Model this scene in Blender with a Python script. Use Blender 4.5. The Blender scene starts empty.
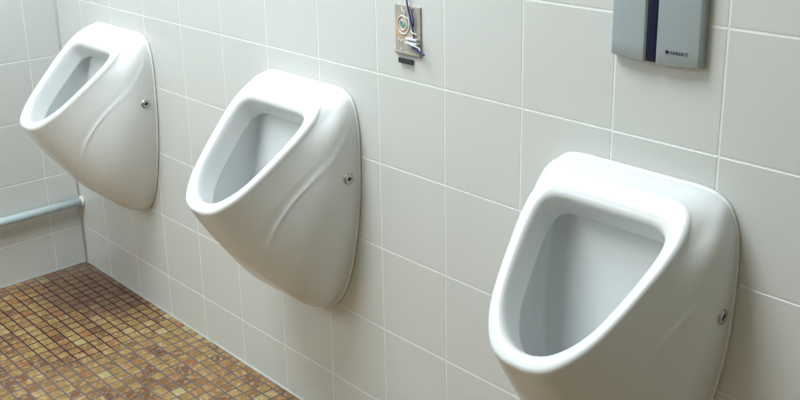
import bpy, bmesh, math, random
from mathutils import Vector, Matrix
random.seed(7)
scn = bpy.context.scene
C = scn.collection

# ------------------------------------------------------------------ helpers
def link(name, me, mats, parent=None, smooth=False):
    o = bpy.data.objects.new(name, me)
    C.objects.link(o)
    for m in (mats if isinstance(mats, (list, tuple)) else [mats]):
        me.materials.append(m)
    if parent: o.parent = parent
    if smooth:
        for p in me.polygons: p.use_smooth = True
    return o

def obj(name, bm, mats, parent=None, smooth=False):
    me = bpy.data.meshes.new(name)
    bmesh.ops.recalc_face_normals(bm, faces=bm.faces)
    bm.to_mesh(me); bm.free()
    return link(name, me, mats, parent, smooth)

def tag(o, label, cat, group=None):
    o['label'] = label; o['category'] = cat
    if group: o['group'] = group
    return o

def thing(name, label, cat, loc, group=None):
    o = bpy.data.objects.new(name, None); C.objects.link(o)
    o.location = loc; o.empty_display_size = .05
    return tag(o, label, cat, group)

def struct(o):
    o['kind'] = 'structure'; return o

def add_box(bm, x0, x1, y0, y1, z0, z1, bev=0, seg=2):
    g = bmesh.ops.create_cube(bm, size=1)
    vs = g['verts']
    for v in vs:
        v.co = Vector(((x0+x1)/2+v.co.x*(x1-x0), (y0+y1)/2+v.co.y*(y1-y0), (z0+z1)/2+v.co.z*(z1-z0)))
    if bev:
        es = list({e for v in vs for e in v.link_edges})
        bmesh.ops.bevel(bm, geom=es, offset=bev, segments=seg, affect='EDGES', profile=.5)

def add_tube(bm, pts, r, n=12, cap=True):
    pts = [Vector(p) for p in pts]
    rings = []; up = None
    for i, p in enumerate(pts):
        d = (pts[min(i+1, len(pts)-1)]-pts[max(i-1, 0)]).normalized()
        if up is None:
            up = d.orthogonal().normalized()
        up = (up-d*up.dot(d)).normalized(); w = d.cross(up)
        rr = r[i] if isinstance(r, (list, tuple)) else r
        rings.append([bm.verts.new(p+(up*math.cos(2*math.pi*k/n)+w*math.sin(2*math.pi*k/n))*rr) for k in range(n)])
    for a, b in zip(rings, rings[1:]):
        for k in range(n):
            bm.faces.new((a[k], a[(k+1) % n], b[(k+1) % n], b[k]))
    if cap:
        bm.faces.new(rings[0][::-1]); bm.faces.new(rings[-1])

def catmull(P, n):
    out = []
    P = [Vector(p) for p in P]
    for i in range(len(P)-1):
        b, c = P[i], P[i+1]
        a = P[i-1] if i else b*2-c
        d = P[i+2] if i+2 < len(P) else c*2-b
        for k in range(n):
            t = k/n
            out.append(.5*((2*b)+(c-a)*t+(2*a-5*b+4*c-d)*t*t+(3*b-a-3*c+d)*t**3))
    out.append(P[-1].copy())
    return out

# ------------------------------------------------------------------ materials
def mat(name, col=(.8, .8, .8), rough=.4, metal=0, coat=0, spec=.5):
    m = bpy.data.materials.new(name); m.use_nodes = True
    b = m.node_tree.nodes['Principled BSDF']
    b.inputs['Base Color'].default_value = (*col, 1)
    b.inputs['Roughness'].default_value = rough
    b.inputs['Metallic'].default_value = metal
    b.inputs['Coat Weight'].default_value = coat
    b.inputs['Specular IOR Level'].default_value = spec
    return m, m.node_tree.nodes, m.node_tree.links, b

def noisy(name, c1, c2, scale, rough, metal=0, bump=0, coat=0, detail=3):
    m, n, l, b = mat(name, c1, rough, metal, coat)
    tc = n.new('ShaderNodeTexCoord'); nz = n.new('ShaderNodeTexNoise')
    nz.inputs['Scale'].default_value = scale; nz.inputs['Detail'].default_value = detail
    l.new(tc.outputs['Object'], nz.inputs['Vector'])
    r = n.new('ShaderNodeValToRGB')
    r.color_ramp.elements[0].position = .35; r.color_ramp.elements[1].position = .65
    r.color_ramp.elements[0].color = (*c1, 1); r.color_ramp.elements[1].color = (*c2, 1)
    l.new(nz.outputs['Fac'], r.inputs['Fac']); l.new(r.outputs['Color'], b.inputs['Base Color'])
    if bump:
        bp = n.new('ShaderNodeBump'); bp.inputs['Strength'].default_value = bump
        bp.inputs['Distance'].default_value = .001
        l.new(nz.outputs['Fac'], bp.inputs['Height']); l.new(bp.outputs['Normal'], b.inputs['Normal'])
    return m

M = {}
M['ceramic'] = noisy('ceramic', (.755, .775, .77), (.765, .785, .78), 3, .27)
M['tile'] = noisy('wall_tile', (.68, .695, .675), (.70, .712, .692), 2.2, .22, bump=.02)
M['grout'] = noisy('wall_grout', (.88, .89, .88), (.82, .83, .82), 30, .8)
M['bead'] = noisy('sealant', (.88, .89, .87), (.84, .85, .82), 25, .5)
M['ceiling'] = noisy('ceiling_paint', (.8, .8, .79), (.77, .77, .76), 4, .9)
M['partition'] = noisy('partition', (.29, .265, .20), (.32, .29, .22), 3, .5)
M['pipe'] = noisy('pipe_paint', (.48, .58, .61), (.54, .63, .65), 40, .3)
M['chrome'] = noisy('chrome', (.55, .55, .53), (.45, .45, .43), 60, .22, metal=1)
M['screw_dark'] = noisy('screw_slot', (.04, .04, .04), (.02, .02, .02), 50, .4)
M['steel'] = noisy('satin_plate', (.43, .50, .53), (.45, .52, .55), 6, .36, metal=.4)
M['navy'] = noisy('navy_strip', (.007, .009, .040), (.011, .013, .05), 20, .22)
M['ink'] = noisy('dark_print', (.01, .012, .03), (.02, .02, .04), 20, .5)
M['black'] = noisy('black_plastic', (.06, .06, .065), (.09, .09, .095), 60, .5)
M['bluewire'] = noisy('blue_wire', (.015, .03, .17), (.02, .04, .22), 60, .35)
M['whitewire'] = noisy('white_wire', (.75, .78, .78), (.65, .68, .70), 60, .35)
M['teal'] = noisy('teal_print', (.10, .33, .30), (.16, .42, .36), 60, .5)
M['joint'] = noisy('floor_joint', (.5, .58, .57), (.62, .66, .64), 18, .5)

# beige plate with a warm orange print around the spiral
m, n, l, b = mat('beige_plate', rough=.45)
tc = n.new('ShaderNodeTexCoord'); nz = n.new('ShaderNodeTexNoise'); nz.inputs['Scale'].default_value = 40
l.new(tc.outputs['Object'], nz.inputs['Vector'])
ds = n.new('ShaderNodeVectorMath'); ds.operation = 'DISTANCE'; ds.inputs[1].default_value = (-.020, -.004, .056)
l.new(tc.outputs['Object'], ds.inputs[0])
sm = n.new('ShaderNodeMath'); sm.operation = 'MULTIPLY_ADD'; sm.inputs[1].default_value = .03; l.new(nz.outputs['Fac'], sm.inputs[0]); l.new(ds.outputs['Value'], sm.inputs[2])
mr = n.new('ShaderNodeMapRange'); mr.inputs['From Min'].default_value = .022; mr.inputs['From Max'].default_value = .052
l.new(sm.outputs[0], mr.inputs['Value'])
r = n.new('ShaderNodeValToRGB'); e = r.color_ramp.elements
e[0].color = (.66, .45, .26, 1); e[1].color = (.43, .40, .35, 1)
l.new(mr.outputs[0], r.inputs['Fac']); l.new(r.outputs['Color'], b.inputs['Base Color'])
M['beige'] = m

# floor mosaic: brown / ochre glass tesserae, every tile its own tone
PITCH = .0370; PITCHY = .0335; YOFF = .0225
def mosaic_mat():
    m, n, l, b = mat('mosaic_tile', rough=.3)
    tc = n.new('ShaderNodeTexCoord')
    mp = n.new('ShaderNodeVectorMath'); mp.operation = 'DIVIDE'; mp.inputs[1].default_value = (PITCH, PITCHY, 1)
    sh = n.new('ShaderNodeVectorMath'); sh.inputs[1].default_value = (0, YOFF, 0)
    l.new(tc.outputs['Object'], sh.inputs[0]); l.new(sh.outputs[0], mp.inputs[0])
    fl = n.new('ShaderNodeVectorMath'); fl.operation = 'FLOOR'; l.new(mp.outputs[0], fl.inputs[0])
    sx = n.new('ShaderNodeVectorMath'); sx.operation = 'MULTIPLY'; sx.inputs[1].default_value = (1, 1, 0)
    l.new(fl.outputs[0], sx.inputs[0])
    wn = n.new('ShaderNodeTexWhiteNoise'); wn.noise_dimensions = '2D'; l.new(sx.outputs[0], wn.inputs['Vector'])
    r = n.new('ShaderNodeValToRGB'); e = r.color_ramp.elements
    cols = [(0, (.15, .065, .028)), (.22, (.24, .120, .040)), (.50, (.30, .170, .050)), (.76, (.33, .205, .064)), (.90, (.30, .110, .036)), (1, (.42, .32, .14))]
    e[0].position = 0; e[0].color = (*cols[0][1], 1); e[1].position = 1; e[1].color = (*cols[-1][1], 1)
    for p, c in cols[1:-1]:
        k = e.new(p); k.color = (*c, 1)
    big = n.new('ShaderNodeTexNoise'); big.inputs['Scale'].default_value = 3.2; big.inputs['Detail'].default_value = 1
    l.new(tc.outputs['Object'], big.inputs['Vector'])
    b1 = n.new('ShaderNodeMath'); b1.operation = 'MULTIPLY_ADD'; b1.inputs[1].default_value = .5; b1.inputs[2].default_value = -.25
    l.new(big.outputs['Fac'], b1.inputs[0])
    b2 = n.new('ShaderNodeMath'); b2.operation = 'ADD'; b2.use_clamp = True
    l.new(wn.outputs['Value'], b2.inputs[0]); l.new(b1.outputs[0], b2.inputs[1])
    l.new(b2.outputs[0], r.inputs['Fac'])
    # streaks inside each tile, offset per tile
    off = n.new('ShaderNodeVectorMath'); off.operation = 'MULTIPLY_ADD'
    off.inputs[1].default_value = (7.3, 7.3, 7.3)
    l.new(wn.outputs['Color'], off.inputs[0]); l.new(tc.outputs['Object'], off.inputs[2])
    st = n.new('ShaderNodeTexNoise'); st.inputs['Scale'].default_value = 75; st.inputs['Detail'].default_value = 2
    st.inputs['Distortion'].default_value = .5
    l.new(off.outputs[0], st.inputs['Vector'])
    sr = n.new('ShaderNodeValToRGB'); sr.color_ramp.elements[0].position = .48; sr.color_ramp.elements[1].position = .72
    sr.color_ramp.elements[0].color = (0, 0, 0, 1)
    l.new(st.outputs['Fac'], sr.inputs['Fac'])
    mx = n.new('ShaderNodeMix'); mx.data_type = 'RGBA'; mx.blend_type = 'MIX'
    ml = n.new('ShaderNodeMath'); ml.operation = 'MULTIPLY'; ml.inputs[1].default_value = .55
    l.new(sr.outputs['Color'], ml.inputs[0]); l.new(ml.outputs[0], mx.inputs['Factor'])
    l.new(r.outputs['Color'], mx.inputs[6]); mx.inputs[7].default_value = (.66, .53, .28, 1)
    st_ = blob(n, l, tc, (.02, -.06, 0), .30, .20, 3.0)  # irregular patch of darker, redder tiles near the left corner
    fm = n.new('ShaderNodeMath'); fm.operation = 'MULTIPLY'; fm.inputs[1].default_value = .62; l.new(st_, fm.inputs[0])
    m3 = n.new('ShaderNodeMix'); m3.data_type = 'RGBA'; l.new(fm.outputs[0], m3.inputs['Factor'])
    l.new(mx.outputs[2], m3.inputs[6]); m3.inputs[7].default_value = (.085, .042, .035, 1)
    l.new(m3.outputs[2], b.inputs['Base Color'])
    bp = n.new('ShaderNodeBump'); bp.inputs['Strength'].default_value = .35; bp.inputs['Distance'].default_value = .0015
    l.new(st.outputs['Fac'], bp.inputs['Height']); l.new(bp.outputs['Normal'], b.inputs['Normal'])
    return m
def blob(n, l, tc, c, sx, sy, seed):
    """irregular patch around c: 1 inside, 0 outside"""
    sub = n.new('ShaderNodeVectorMath'); sub.operation = 'SUBTRACT'; sub.inputs[1].default_value = c
    l.new(tc.outputs['Object'], sub.inputs[0])
    dv = n.new('ShaderNodeVectorMath'); dv.operation = 'DIVIDE'; dv.inputs[1].default_value = (sx, sy, 1)
    l.new(sub.outputs[0], dv.inputs[0])
    ln = n.new('ShaderNodeVectorMath'); ln.operation = 'LENGTH'; l.new(dv.outputs[0], ln.inputs[0])
    nz = n.new('ShaderNodeTexNoise'); nz.noise_dimensions = '4D'; nz.inputs['W'].default_value = seed
    nz.inputs['Scale'].default_value = 9; nz.inputs['Detail'].default_value = 3
    l.new(tc.outputs['Object'], nz.inputs['Vector'])
    ma = n.new('ShaderNodeMath'); ma.operation = 'MULTIPLY_ADD'; ma.inputs[1].default_value = 1.3; ma.inputs[2].default_value = -.65
    l.new(nz.outputs['Fac'], ma.inputs[0])
    ad = n.new('ShaderNodeMath'); l.new(ma.outputs[0], ad.inputs[0]); l.new(ln.outputs['Value'], ad.inputs[1])
    mr = n.new('ShaderNodeMapRange'); mr.inputs['From Min'].default_value = .75; mr.inputs['From Max'].default_value = 1.15
    mr.inputs['To Min'].default_value = 1; mr.inputs['To Max'].default_value = 0
    l.new(ad.outputs[0], mr.inputs['Value'])
    return mr.outputs[0]
def floor_grout_mat():
    m, n, l, b = mat('mosaic_grout', rough=.75)
    tc = n.new('ShaderNodeTexCoord')
    mx = n.new('ShaderNodeMix'); mx.data_type = 'RGBA'
    l.new(blob(n, l, tc, (.16, -.22, 0), .34, .27, 8.0), mx.inputs['Factor'])  # dark purple stain in the grout
    mx.inputs[6].default_value = (.145, .115, .12, 1); mx.inputs[7].default_value = (.035, .010, .020, 1)
    l.new(mx.outputs[2], b.inputs['Base Color'])
    return m
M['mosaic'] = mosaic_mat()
M['floor_grout'] = floor_grout_mat()

# ------------------------------------------------------------------ room shell
T = .20
XC = -.1787; ZF = -.9365; ZT = 2.20; XR = 3.5; YB = -2.3; YL = -.107
G = .0030        # grout width
def tiled(name, us, vs, frame):
    """bevelled tiles set in a grout bed; frame(u, v, d) -> point, d = out of the wall"""
    V, F, I = [], [], []
    def quad(a, b_, c, d, mi):
        F.append((a, b_, c, d)); I.append(mi)
    k = len(V)
    for u, v in ((us[0], vs[0]), (us[-1], vs[0]), (us[-1], vs[-1]), (us[0], vs[-1])):
        V.append(frame(u, v, -.0006))
    quad(k, k+1, k+2, k+3, 1)
    for a0, a1 in zip(us, us[1:]):
        for b0, b1 in zip(vs, vs[1:]):
            h = G/2; k = len(V)
            for ins, d in ((h, -.0012), (h, -.0007), (h+.0005, -.0002), (h+.0014, 0)):
                for u, v in ((a0+ins, b0+ins), (a1-ins, b0+ins), (a1-ins, b1-ins), (a0+ins, b1-ins)):
                    V.append(frame(u, v, d))
            for s in range(3):
                for j in range(4):
                    quad(k+s*4+j, k+s*4+(j+1) % 4, k+s*4+4+(j+1) % 4, k+s*4+4+j, 0)
            quad(k+12, k+13, k+14, k+15, 0)
    me = bpy.data.meshes.new(name); me.from_pydata(V, [], F)
    for p, mi in zip(me.polygons, I): p.material_index = mi
    me.update()
    return struct(link(name, me, [M['tile'], M['grout']]))

rows = [ZF]+[i*T for i in range(-4, 8)]+[ZT]
us = [XC]+[i*T for i in range(0, 18)]+[XR]
tiled('wall_back', us, rows, lambda u, v, d: (u, -d, v))
ys = [0]+[YL-i*T for i in range(0, 11)]+[YB]
tiled('wall_left', ys[::-1], rows, lambda u, v, d: (XC+d, u, v))

# floor
def build_floor():
    V, F, I = [], [], []
    x0, x1, y0, y1 = XC, XR, YB, 0
    V += [(x0, y0, -.0010), (x1, y0, -.0010), (x1, y1, -.0010), (x0, y1, -.0010)]
    F.append((0, 1, 2, 3)); I.append(1)
    rnd = random.Random(3)
    h = .0025
    ni0 = int(math.floor(x0/PITCH)); ni1 = int(math.ceil(x1/PITCH))
    for i in range(ni0, ni1):
        a0 = max(i*PITCH, x0)+h; a1 = min((i+1)*PITCH, x1)-h
        if a1-a0 < .003: continue
        for j in range(-1, int(-YB/PITCHY)):
            b1 = min(0, -YOFF-j*PITCHY)-h; b0 = -YOFF-(j+1)*PITCHY+h
            k = len(V)
            tx, ty = rnd.uniform(-.0004, .0004), rnd.uniform(-.0004, .0004)
            for ins, z in ((0, -.0014), (0, -.0006), (.0012, 0)):
                for q, (u, v) in enumerate(((a0+ins, b0+ins), (a1-ins, b0+ins), (a1-ins, b1-ins), (a0+ins, b1-ins))):
                    dz = tx*(1 if q in (1, 2) else -1)+ty*(1 if q > 1 else -1)
                    V.append((u, v, z+(dz if z > -.001 else 0)))
            for s in range(2):
                for q in range(4):
                    F.append((k+s*4+q, k+s*4+(q+1) % 4, k+s*4+4+(q+1) % 4, k+s*4+4+q)); I.append(0)
            F.append((k+8, k+9, k+10, k+11)); I.append(0)
    me = bpy.data.meshes.new('floor'); me.from_pydata(V, [], F)
    for p, mi in zip(me.polygons, I): p.material_index = mi
    me.update()
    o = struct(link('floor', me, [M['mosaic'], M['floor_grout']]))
    o.location = (0, 0, ZF)
    return o
build_floor()

bm = bmesh.new(); add_box(bm, XC-.1, XR+.1, YB-.1, .1, ZT, ZT+.1)
struct(obj('ceiling', bm, M['ceiling']))
bm = bmesh.new(); add_box(bm, XC-.1, XR+.1, YB-.1, YB, ZF-.05, ZT)
struct(obj('wall_front', bm, M['partition']))

bm = bmesh.new(); add_box(bm, XR, XR+.1, YB-.1, .1, ZF-.05, ZT)
struct(obj('wall_right', bm, M['partition']))
# jointing beads in the corner and along the floor
bm = bmesh.new(); add_tube(bm, [(XC+.0005, -.0005, ZF), (XC+.0005, -.0005, ZT)], .0055, 10)
struct(obj('trim_1', bm, M['grout'], smooth=True))
bm = bmesh.new(); add_tube(bm, [(XC, -.0005, ZF+.0005), (XR, -.0005, ZF+.0005)], .0032, 10)
add_tube(bm, [(XC+.0005, YB, ZF+.0005), (XC+.0005, 0, ZF+.0005)], .0032, 10)
struct(obj('trim_2', bm, M['joint'], smooth=True))

# ------------------------------------------------------------------ urinal
ZB = -.617
ROUT = [(0, -.037), (.06, -.037), (.108, -.036), (.139, -.023), (.1515, .005), (.1475, .04), (.137, .072), (.126, .102),
        (.109, .138), (.089, .164), (.060, .186), (.03, .1945), (0, .196)]
WALL = [(0, -.056), (.07, -.056), (.118, -.0565), (.149, -.063), (.172, -.084), (.186, -.14), (.185, -.26), (.174, -.36),
        (.152, -.46), (.122, -.54), (.078, -.596), (.04, -.613), (0, -.617)]
RIM = [(0, .000), (.06, .000), (.094, .001), (.113, .007), (.1215, .020), (.1195, .043), (.112, .070), (.102, .098),
       (.088, .128), (.070, .150), (.046, .167), (.022, .175), (0, .177)]
NS = 8
def full(half):                     # closed curve, symmetric; two-component vectors
    ext = [(-half[1][0], half[1][1])]+list(half)+[(-half[-2][0], half[-2][1])]
    h = catmull([(a, b_, 0) for a, b_ in ext], NS)[NS:-NS]
    return h+[Vector((-p.x, p.y, 0)) for p in h[-2:0:-1]]
def rim3(p):
    s = p.y
    return Vector((p.x, -.088-1.083*s-.25*s*s, -.1-s))
wall = [Vector((p.x+.005, -.001, p.y)) for p in full(WALL)]
rim = [rim3(p) for p in full(RIM)]
rout = [rim3(p) for p in full(ROUT)]
NU = len(wall)
Nn = Vector((0, -1, 1.15)).normalized()
Dn = Vector((0, -1.15, -1)).normalized()
Oo = []
for i in range(NU):
    t = (rim[(i+1) % NU]-rim[i-1]).normalized()
    o = t.cross(Nn)
    if o.dot(rim[i]-Vector((0, -.19, -.19))) < 0: o = -o
    Oo.append((o-Nn*o.dot(Nn)).normalized())

RIDGE = [Vector(p) for p in ((-.022, -.118), (-.036, -.141), (-.072, -.195), (-.112, -.234), (-.155, -.280), (-.185, -.328), (-.198, -.37), (-.200, -.41))]
RIDGE = [Vector((p.x, p.y)) for p in catmull([(p.x, p.y, 0) for p in RIDGE], 6)]
def ridge_d(y, z):
    best = None; q = Vector((y, z)); n = len(RIDGE)-1
    for i in range(n):
        a, b_ = RIDGE[i], RIDGE[i+1]; d = b_-a
        t = max(0, min(1, (q-a).dot(d)/d.dot(d))); e = q-(a+d*t)
        L = e.length
        if best is None or L < best[0]:
            best = (L, 1 if (d.x*e.y-d.y*e.x) > 0 else -1, (i+t)/n)
    return best

def build_body():
    bm = bmesh.new(); rings = []
    def ss(x):
        x = max(0, min(1, x/.85)); return x*x*(3-2*x)
    TA = [ss(-Oo[i].dot(Dn)) for i in range(NU)]
    WN = []
    for i in range(NU):
        t = (wall[(i+1) % NU]-wall[i-1]).normalized(); o = t.cross(Vector((0, 1, 0)))
        if o.dot(wall[i]-Vector((0, 0, -.3))) < 0: o = -o
        WN.append(o)
    P1 = [rout[i]-Nn*(.012-.0095*TA[i]) for i in range(NU)]
    NV = 110
    ctl = []
    for i in range(NU):
        be = max(0, Oo[i].dot(Dn)); ta = max(0, -Oo[i].dot(Dn)); si = abs(Oo[i].x)
        ta = TA[i]; be2 = be*be
        L = (P1[i]-wall[i]).length
        sd = max(0, 1-be2-ta)
        dv = (wall[i]-P1[i]).normalized()
        d = ((-Nn+Oo[i]*.22).normalized()*be2+(-Nn*.40+Oo[i]*.85).normalized()*ta+(dv*.8+Oo[i]*.14-Nn*.30).normalized()*sd).normalized()
        c1 = wall[i]+Vector((0, -1, 0))*L*(.40-.26*be2+.14*max(0, 1-be2-ta))+WN[i]*.012*max(0, 1-be2-.8*ta)
        c2 = P1[i]+d*L*(.40-.02*be2)
        ctl.append((wall[i], c1, c2, P1[i]))
    grid = []
    for j in range(NV+1):
        t = j/NV; row = []
        for p0, c1, c2, p1 in ctl:
            row.append(p0*(1-t)**3+c1*3*t*(1-t)**2+c2*3*t*t*(1-t)+p1*t**3)
        grid.append(row)
    # styling ridge on both flanks
    out = [[p.copy() for p in r] for r in grid]
    for j in range(2, NV-4):
        for i in range(NU):
            p = grid[j][i]
            if abs(p.x) < .05 or p.y > -.01: continue
            L, s, f = ridge_d(p.y, p.z)
            if L > .03: continue
            tu = grid[j][(i+1) % NU]-grid[j][i-1]; tv = grid[j+1][i]-grid[j-1][i]
            nn = tu.cross(tv).normalized()
            if nn.x*p.x < 0: nn = -nn
            w = min(1, f/.15)*min(1, (1-f)/.3)
            out[j][i] = p+nn*w*((.0016*math.exp(-(L/.0028)**2))-(.0007*math.exp(-((L-.010)/.008)**2) if s < 0 else 0))
    for r in out: rings.append(r)
    for f, nd in ((.985, -.0085), (.93, -.0040), (.84, -.0012), (.72, 0), (.45, 0), (.26, -.0006), (.12, -.0026), (.03, -.006)):
        rings.append([rim[i].lerp(rout[i], f)+Nn*nd*(1-.78*TA[i]*(f > .6)) for i in range(NU)])
    for o, nd in ((-.001, -.011), (-.002, -.02), (-.003, -.035), (-.004, -.052), (-.0045, -.056), (-.003, -.0595), (.002, -.062), (.016, -.064)):
        rings.append([rim[i]+Oo[i]*o+Nn*nd for i in range(NU)])
    E1 = [rim[i]+Oo[i]*.016-Nn*.064 for i in range(NU)]
    BK = []
    for i in range(NU):
        w = wall[i]; f = (w.z+.053)/(-.617+.053)
        BK.append(Vector((w.x*.76, -.040-.078*max(0, f)**1.6, -.130-f*.345)))
    NB = 14
    for j in range(1, NB+1):
        t = j/NB; row = []
        for i in range(NU):
            p0, p3 = E1[i], BK[i]; L = (p3-p0).length
            c1 = p0+(-Nn*.55+Oo[i]*.85).normalized()*L*.30
            cen = Vector((0, p3.y, -.30)); od = (p3-cen).normalized()
            c2 = p3+(od*.75+Vector((0, -.5, 0)))*L*.28
            row.append(p0*(1-t)**3+c1*3*t*(1-t)**2+c2*3*t*t*(1-t)+p3*t**3)
        rings.append(row)
    cen = Vector((0, -.058, -.27))
    for k in (.85, .68, .5, .32, .15):
        rings.append([cen+(p-cen)*k for p in BK])
    off = Vector((0, 0, -ZB))
    vr = [[bm.verts.new(p+off) for p in r] for r in rings]
    for a, b_ in zip(vr, vr[1:]):
        for i in range(NU):
            bm.faces.new((a[i], a[(i+1) % NU], b_[(i+1) % NU], b_[i]))
    bm.faces.new(vr[-1]); bm.faces.new(vr[0][::-1])
    return bm, grid

GROUP = 'wall hung urinals in a row'
body_bm, GRID = build_body()
ur = thing('urinal', 'largest white ceramic urinal, below the grey flush plate', 'urinal', (2.056, 0, ZB), GROUP)
obj('bowl', body_bm, M['ceramic'], ur, smooth=True)
bm = bmesh.new()
pts = [p+Vector((0, -.0012, -ZB)) for p in wall]
rings = []
for i in range(NU):
    t = (pts[(i+1) % NU]-pts[i-1]).normalized(); o = t.cross(Vector((0, 1, 0)))
    if o.dot(pts[i]-Vector((0, 0, .3))) < 0: o = -o
    rings.append([bm.verts.new(pts[i]+o*a+Vector((0, -d, 0))) for a, d in ((-.002, .005), (.0008, .0048), (.0026, .003), (.0038, 0), (0, -.0002))])
for i in range(NU):
    a, b_ = rings[i], rings[(i+1) % NU]
    for k in range(5): bm.faces.new((a[k], b_[k], b_[(k+1) % 5], a[(k+1) % 5]))
obj('sealant_bead', bm, M['bead'], ur, smooth=True)

def surf_at(y, z, sgn):            # point and normal of the flank at (y, z)
    best = None
    for j in range(1, len(GRID)-1):
        for i in range(NU):
            p = GRID[j][i]
            if p.x*sgn < .05: continue
            d = (p.y-y)**2+(p.z-z)**2
            if best is None or d < best[0]: best = (d, i, j)
    _, i, j = best
    nn = (GRID[j][(i+1) % NU]-GRID[j][i-1]).cross(GRID[j+1][i]-GRID[j-1][i]).normalized()
    if nn.x*sgn < 0: nn = -nn
    return GRID[j][i].copy(), nn
for sgn in (1, -1):
    p, nn = surf_at(-.036, -.2475, sgn)
    q = nn.to_track_quat('Z', 'Y').to_matrix().to_4x4()
    mtx = Matrix.Translation(p+Vector((0, 0, -ZB)))@q
    bm = bmesh.new(); prof = [(.0132, -.002), (.0132, .001), (.012, .0026), (.0092, .0038), (.0055, .0043), (.0045, .003), (.0043, .0014)]
    R = [[bm.verts.new((r_*math.cos(2*math.pi*k/24), r_*math.sin(2*math.pi*k/24), z)) for k in range(24)] for r_, z in prof]
    for a, b_ in zip(R, R[1:]):
        for k in range(24): bm.faces.new((a[k], a[(k+1) % 24], b_[(k+1) % 24], b_[k]))
    bm.transform(mtx)
    sc = obj('fixing_screw', bm, M['chrome'], ur, smooth=True)
    sc['label'] = 'round chrome fixing screw cap'
    bm = bmesh.new(); bmesh.ops.create_cone(bm, cap_ends=True, segments=6, radius1=.0046, radius2=.0046, depth=.002, matrix=Matrix.Translation((0, 0, .001)))
    bm.transform(mtx)
    obj('screw_socket', bm, M['screw_dark'], sc)

def dup(root, loc, label):
    r = root.copy(); C.objects.link(r); r.location = loc; r['label'] = label
    for ch in list(root.children):
        c = ch.copy(); C.objects.link(c); c.parent = r
        for g in list(ch.children):
            d = g.copy(); C.objects.link(d); d.parent = c
    return r
dup(ur, (1.1435, 0, ZB), 'middle white ceramic urinal of the row, left of the exposed wiring opening')
dup(ur, (.2425, 0, ZB), 'smallest looking white ceramic urinal, beside the left wall with the pipe')

# ------------------------------------------------------------------ flush plate
PX0, PX1, PZ0, PZ1 = 2.000, 2.1665, .134, .300
fp = thing('flush_plate', 'satin grey flush plate with navy stripe on the wall above the nearest urinal', 'flush plate', ((PX0+PX1)/2, 0, PZ0))
W2 = (PX1-PX0)/2; HH = PZ1-PZ0
def plate_y(x): return -.0150-.0045*(1-(x/W2)**2)
def plate_bot(x): return -.0035*(1-(x/W2)**2)
def slab(x0, x1, inset=0, lift=0, name='plate', m=None, parent=fp, n=24, curve=0, depth=None):
    """curved front slab between x0 and x1 with rounded edges"""
    bm = bmesh.new(); cols = []
    for k in range(n+1):
        x = x0+(x1-x0)*k/n
        yf = plate_y(x)-lift; zb = plate_bot(x)+inset; zt = HH-plate_bot(x)-inset
        e = min(1, min(x-x0, x1-x)/.004); e = math.sqrt(max(0, 1-(1-e)**2))
        yf += .003*(1-e)
        col = []
        yb = -.001 if depth is None else yf+depth
        for y, z in ((yb, zb+.001), (yf+.004, zb), (yf+.0012, zb+.0008), (yf, zb+.0032)):
            col.append(bm.verts.new((x, y, z)))
        for q in range(1, 8):
            col.append(bm.verts.new((x, yf, zb+.0032+(zt-zb-.0064)*q/8)))
        for y, z in ((yf, zt-.0032), (yf+.0012, zt-.0008), (yf+.004, zt), (yb, zt-.001)):
            col.append(bm.verts.new((x, y, z)))
        cols.append(col)
    for a, b_ in zip(cols, cols[1:]):
        for q in range(len(a)): bm.faces.new((a[q], b_[q], b_[(q+1) % len(a)], a[(q+1) % len(a)]))
    bm.faces.new(cols[0]); bm.faces.new(cols[-1][::-1])
    o = obj(name, bm, m, parent, smooth=True)
    md = o.modifiers.new('edges', 'EDGE_SPLIT'); md.split_angle = math.radians(40)
    return o
cx = (PX0+PX1)/2
bp_ = bmesh.new(); add_box(bp_, -W2+.002, W2-.001, -.0125, -.0012, .0015, HH-.0015, .004, 3)
obj('backing_frame', bp_, M['steel'], fp)
s0, s1 = 2.0690-cx, 2.0885-cx
slab(-W2, s0, name='front_panel', m=M['steel'])
slab(s1, W2, name='front_panel', m=M['steel'])
slab(s0+.0003, s1-.0003, inset=.0015, lift=-.0022, name='sensor_strip', m=M['navy'])['label'] = 'glossy navy blue sensor strip'

def text_mesh(body, size, mtx, m, name, parent, bold=0):
    cu = bpy.data.curves.new(name, 'FONT'); cu.body = body; cu.size = size; cu.extrude = .0002; cu.offset = bold
    cu.align_x = 'LEFT'; cu.space_character = 1.15
    to = bpy.data.objects.new(name+'_c', cu); C.objects.link(to)
    bpy.context.view_layer.update()
    me = bpy.data.meshes.new_from_object(to.evaluated_get(bpy.context.evaluated_depsgraph_get()))
    C.objects.unlink(to); bpy.data.objects.remove(to); bpy.data.curves.remove(cu)
    me.transform(mtx)
    return link(name, me, m, parent)
# lettering lies on the (nearly flat) right panel
tx = .0312; yt = plate_y(tx+.018)-.0002
ang = math.atan2(plate_y(tx+.034)-plate_y(tx), .034)
mt = Matrix.Translation((tx, plate_y(tx)-.0004, .0165))@Matrix.Rotation(ang, 4, 'Z')@Matrix.Rotation(math.pi/2, 4, 'X')
lg = text_mesh('GEBERIT', .0075, mt, M['ink'], 'lettering', fp, bold=.00012)
bm = bmesh.new(); add_box(bm, -.0072, -.0020, 0, .0054, -.0001, .0002, .0008, 2)
bm.transform(mt)
obj('logo_square', bm, M['ink'], fp)

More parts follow.
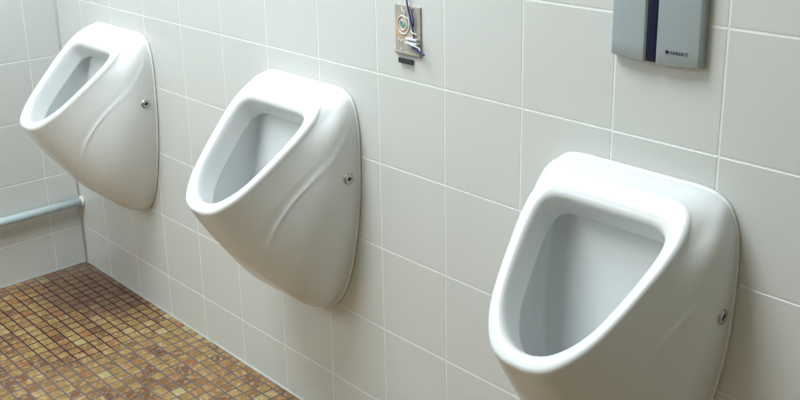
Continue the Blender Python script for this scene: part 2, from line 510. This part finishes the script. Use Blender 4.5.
# ------------------------------------------------------------------ exposed wiring box
BX0, BX1, BZ0, BZ1 = 1.4635, 1.5385, .0515, .154
wb = thing('wiring_box', 'beige wiring plate with spiral and loose wires on the tiles between two urinals', 'wiring box', ((BX0+BX1)/2, 0, BZ0))
bw = (BX1-BX0)/2; bh = BZ1-BZ0
bm = bmesh.new(); add_box(bm, -bw, bw, -.004, .0008, 0, bh, .0018, 3)
obj('back_plate', bm, M['beige'], wb)
bm = bmesh.new()
add_box(bm, -bw+.0005, bw-.0005, -.0065, -.0038, .0035, .0085, .0008)
obj('lip', bm, M['beige'], wb)
def spiral(r0, r1, turns, cxs, czs, wd, m, name, ph=0):
    bm = bmesh.new(); N = 90
    P = []
    for k in range(N+1):
        f = k/N; a = ph+turns*2*math.pi*f; r_ = r0+(r1-r0)*f
        P.append((cxs+r_*math.cos(a)*.95, -.0045, czs+r_*math.sin(a)*1.15))
    add_tube(bm, P, wd, 8)
    return obj(name, bm, m, wb, smooth=True)
SX, SZ = -.0130, .0640
bm = bmesh.new(); bmesh.ops.create_cone(bm, cap_ends=True, segments=28, radius1=.0062, radius2=.0062, depth=.001,
    matrix=Matrix.Translation((SX, -.0043, SZ))@Matrix.Rotation(math.pi/2, 4, 'X')@Matrix.Diagonal((1, 1.2, 1, 1)))
obj('disc', bm, M['teal'], wb)
spiral(.0045, .0205, 2.1, SX, SZ, .0017, M['whitewire'], 'spiral')
# wires
def wire(P, r_, m, name='wire'):
    bm = bmesh.new(); add_tube(bm, catmull(P, 8), r_, 8); return obj(name, bm, m, wb, smooth=True)
wire([(0.0020, -0.0008, 0.1220), (0.0025, -0.0060, 0.1180), (0.0045, -0.0085, 0.1110), (0.0090, -0.0090, 0.0960), (0.0150, -0.0090, 0.0780), (0.0205, -0.0090, 0.0610), (0.0230, -0.0090, 0.0480), (0.0235, -0.0070, 0.0330)], .0018, M['bluewire'])['label'] = 'blue insulated wire hanging from the top'
wire([(0.0170, -0.0035, 0.0970), (0.0180, -0.0085, 0.0960), (0.0210, -0.0100, 0.0860), (0.0235, -0.0090, 0.0740), (0.0215, -0.0080, 0.0640)], .0015, M['bluewire'])['label'] = 'second blue wire'
wire([(-0.0150, -0.0035, 0.0980), (-0.0130, -0.0065, 0.0940), (-0.0050, -0.0065, 0.0880), (-0.0030, -0.0065, 0.0800), (0.0060, -0.0065, 0.0760), (0.0100, -0.0065, 0.0640)], .0014, M['whitewire'])['label'] = 'white wire with kinks'
wire([(.018, -.008, .0205), (.032, -.011, .0185), (.045, -.012, .0150), (.056, -.012, .0112)], .0021, M['bluewire'])['label'] = 'cut blue wire end sticking out'
wire([(0.0160, -0.0100, 0.0535), (0.0300, -0.0150, 0.0515), (0.0410, -0.0180, 0.0520)], .0011, M['whitewire'])['label'] = 'thin white wire end'
bm = bmesh.new()
add_box(bm, .000, .034, -.013, -.004, .0350, .0395, .001)
add_box(bm, .002, .036, -.015, -.004, .0275, .0320, .001)
o = obj('terminal_block', bm, M['whitewire'], wb); o['label'] = 'white terminal block'
wire([(0.0060, -0.0110, 0.0305), (0.0240, -0.0160, 0.0280), (0.0480, -0.0200, 0.0260), (0.0550, -0.0220, 0.0215)], .0013, M['whitewire'])['label'] = 'thin white wire end'
for sx, sz in ((-.026, .031), (-.018, .029), (-.018, .012)):
    bm = bmesh.new(); bmesh.ops.create_cone(bm, cap_ends=True, segments=14, radius1=.0026, radius2=.002, depth=.002,
        matrix=Matrix.Translation((sx, -.0048, sz))@Matrix.Rotation(math.pi/2, 4, 'X'))
    obj('screw', bm, M['whitewire'], wb)
# ribbed black connector just below the plate, on the end of the wiring
bm = bmesh.new(); add_box(bm, -.0255, .0135, -.004, -.0008, -.0175, -.0065, .001)
cn = obj('ribbed_connector', bm, M['black'], wb); cn['label'] = 'small black ribbed connector'
bm = bmesh.new()
for k in range(6):
    x = -.0225+k*.0066
    add_box(bm, x-.0022, x+.0022, -.0085, -.0035, -.016, -.0053, .0007)
obj('ribs', bm, M['black'], cn)

# ------------------------------------------------------------------ pipe on the left wall
pp = thing('water_pipe', 'grey painted horizontal pipe along the left wall near the floor', 'pipe', (XC+.022, -.01, -.705))
bm = bmesh.new(); add_tube(bm, [(0, .008, 0), (0, -.2, .0), (0, -1.0, .0), (0, -2.2, 0)], .0140, 20)
obj('tube', bm, M['pipe'], pp, smooth=True)
bm = bmesh.new()
add_tube(bm, [(0, .0092, 0), (0, .006, 0), (0, .003, 0), (0, .001, 0)], [.0172, .0175, .017, .0145], 24)
o = obj('wall_collar', bm, M['bead'], pp, smooth=True); o['label'] = 'whitish collar where the pipe enters the wall'

# ------------------------------------------------------------------ light
def area(name, loc, target, sx, sy, power, col):
    ld = bpy.data.lights.new(name, 'AREA'); ld.shape = 'RECTANGLE'; ld.size = sx; ld.size_y = sy
    ld.energy = power; ld.color = col
    o = bpy.data.objects.new(name, ld); C.objects.link(o); o.location = loc
    o.rotation_euler = (Vector(target)-Vector(loc)).to_track_quat('-Z', 'Y').to_euler()
    return o
area('ceiling_daylight', (.95, -1.1, ZT-.02), (.95, -1.05, 0), 1.3, 1.1, 89, (.845, .94, 1))
area('window_daylight', (.6, YB+.03, .75), (.7, 0, -.05), 1.0, 1.3, 25, (.845, .94, 1))

w = bpy.data.worlds.new('world'); scn.world = w; w.use_nodes = True
bg = w.node_tree.nodes['Background']; bg.inputs[0].default_value = (.75, .85, 1, 1); bg.inputs[1].default_value = .02

# ------------------------------------------------------------------ camera
F_PX, PPX, PPY = 963.88, 448.29, 132.44
R = [[0.7073308019661142, 0.7068634423306359, -0.0052163671705247605], [0.2027997764989769, -0.20999199675691926, -0.9564390267811153], [-0.6771671782078181, 0.675460905748457, -0.29188555559248774]]
cam = bpy.data.cameras.new('camera'); co = bpy.data.objects.new('camera', cam); C.objects.link(co)
mw = Matrix(((R[0][0], -R[1][0], -R[2][0], 2.9044112), (R[0][1], -R[1][1], -R[2][1], -1.29025702), (R[0][2], -R[1][2], -R[2][2], .47078924), (0, 0, 0, 1)))
co.matrix_world = mw
cam.sensor_fit = 'HORIZONTAL'; cam.sensor_width = 36; cam.lens = F_PX*36/800
cam.shift_x = (400-PPX)/800; cam.shift_y = (PPY-200)/800
cam.clip_start = .02
scn.camera = co
vs = scn.view_settings
vs.view_transform = 'Standard'; vs.look = 'None'; vs.gamma = 1; vs.use_curve_mapping = False; vs.exposure = -0.13
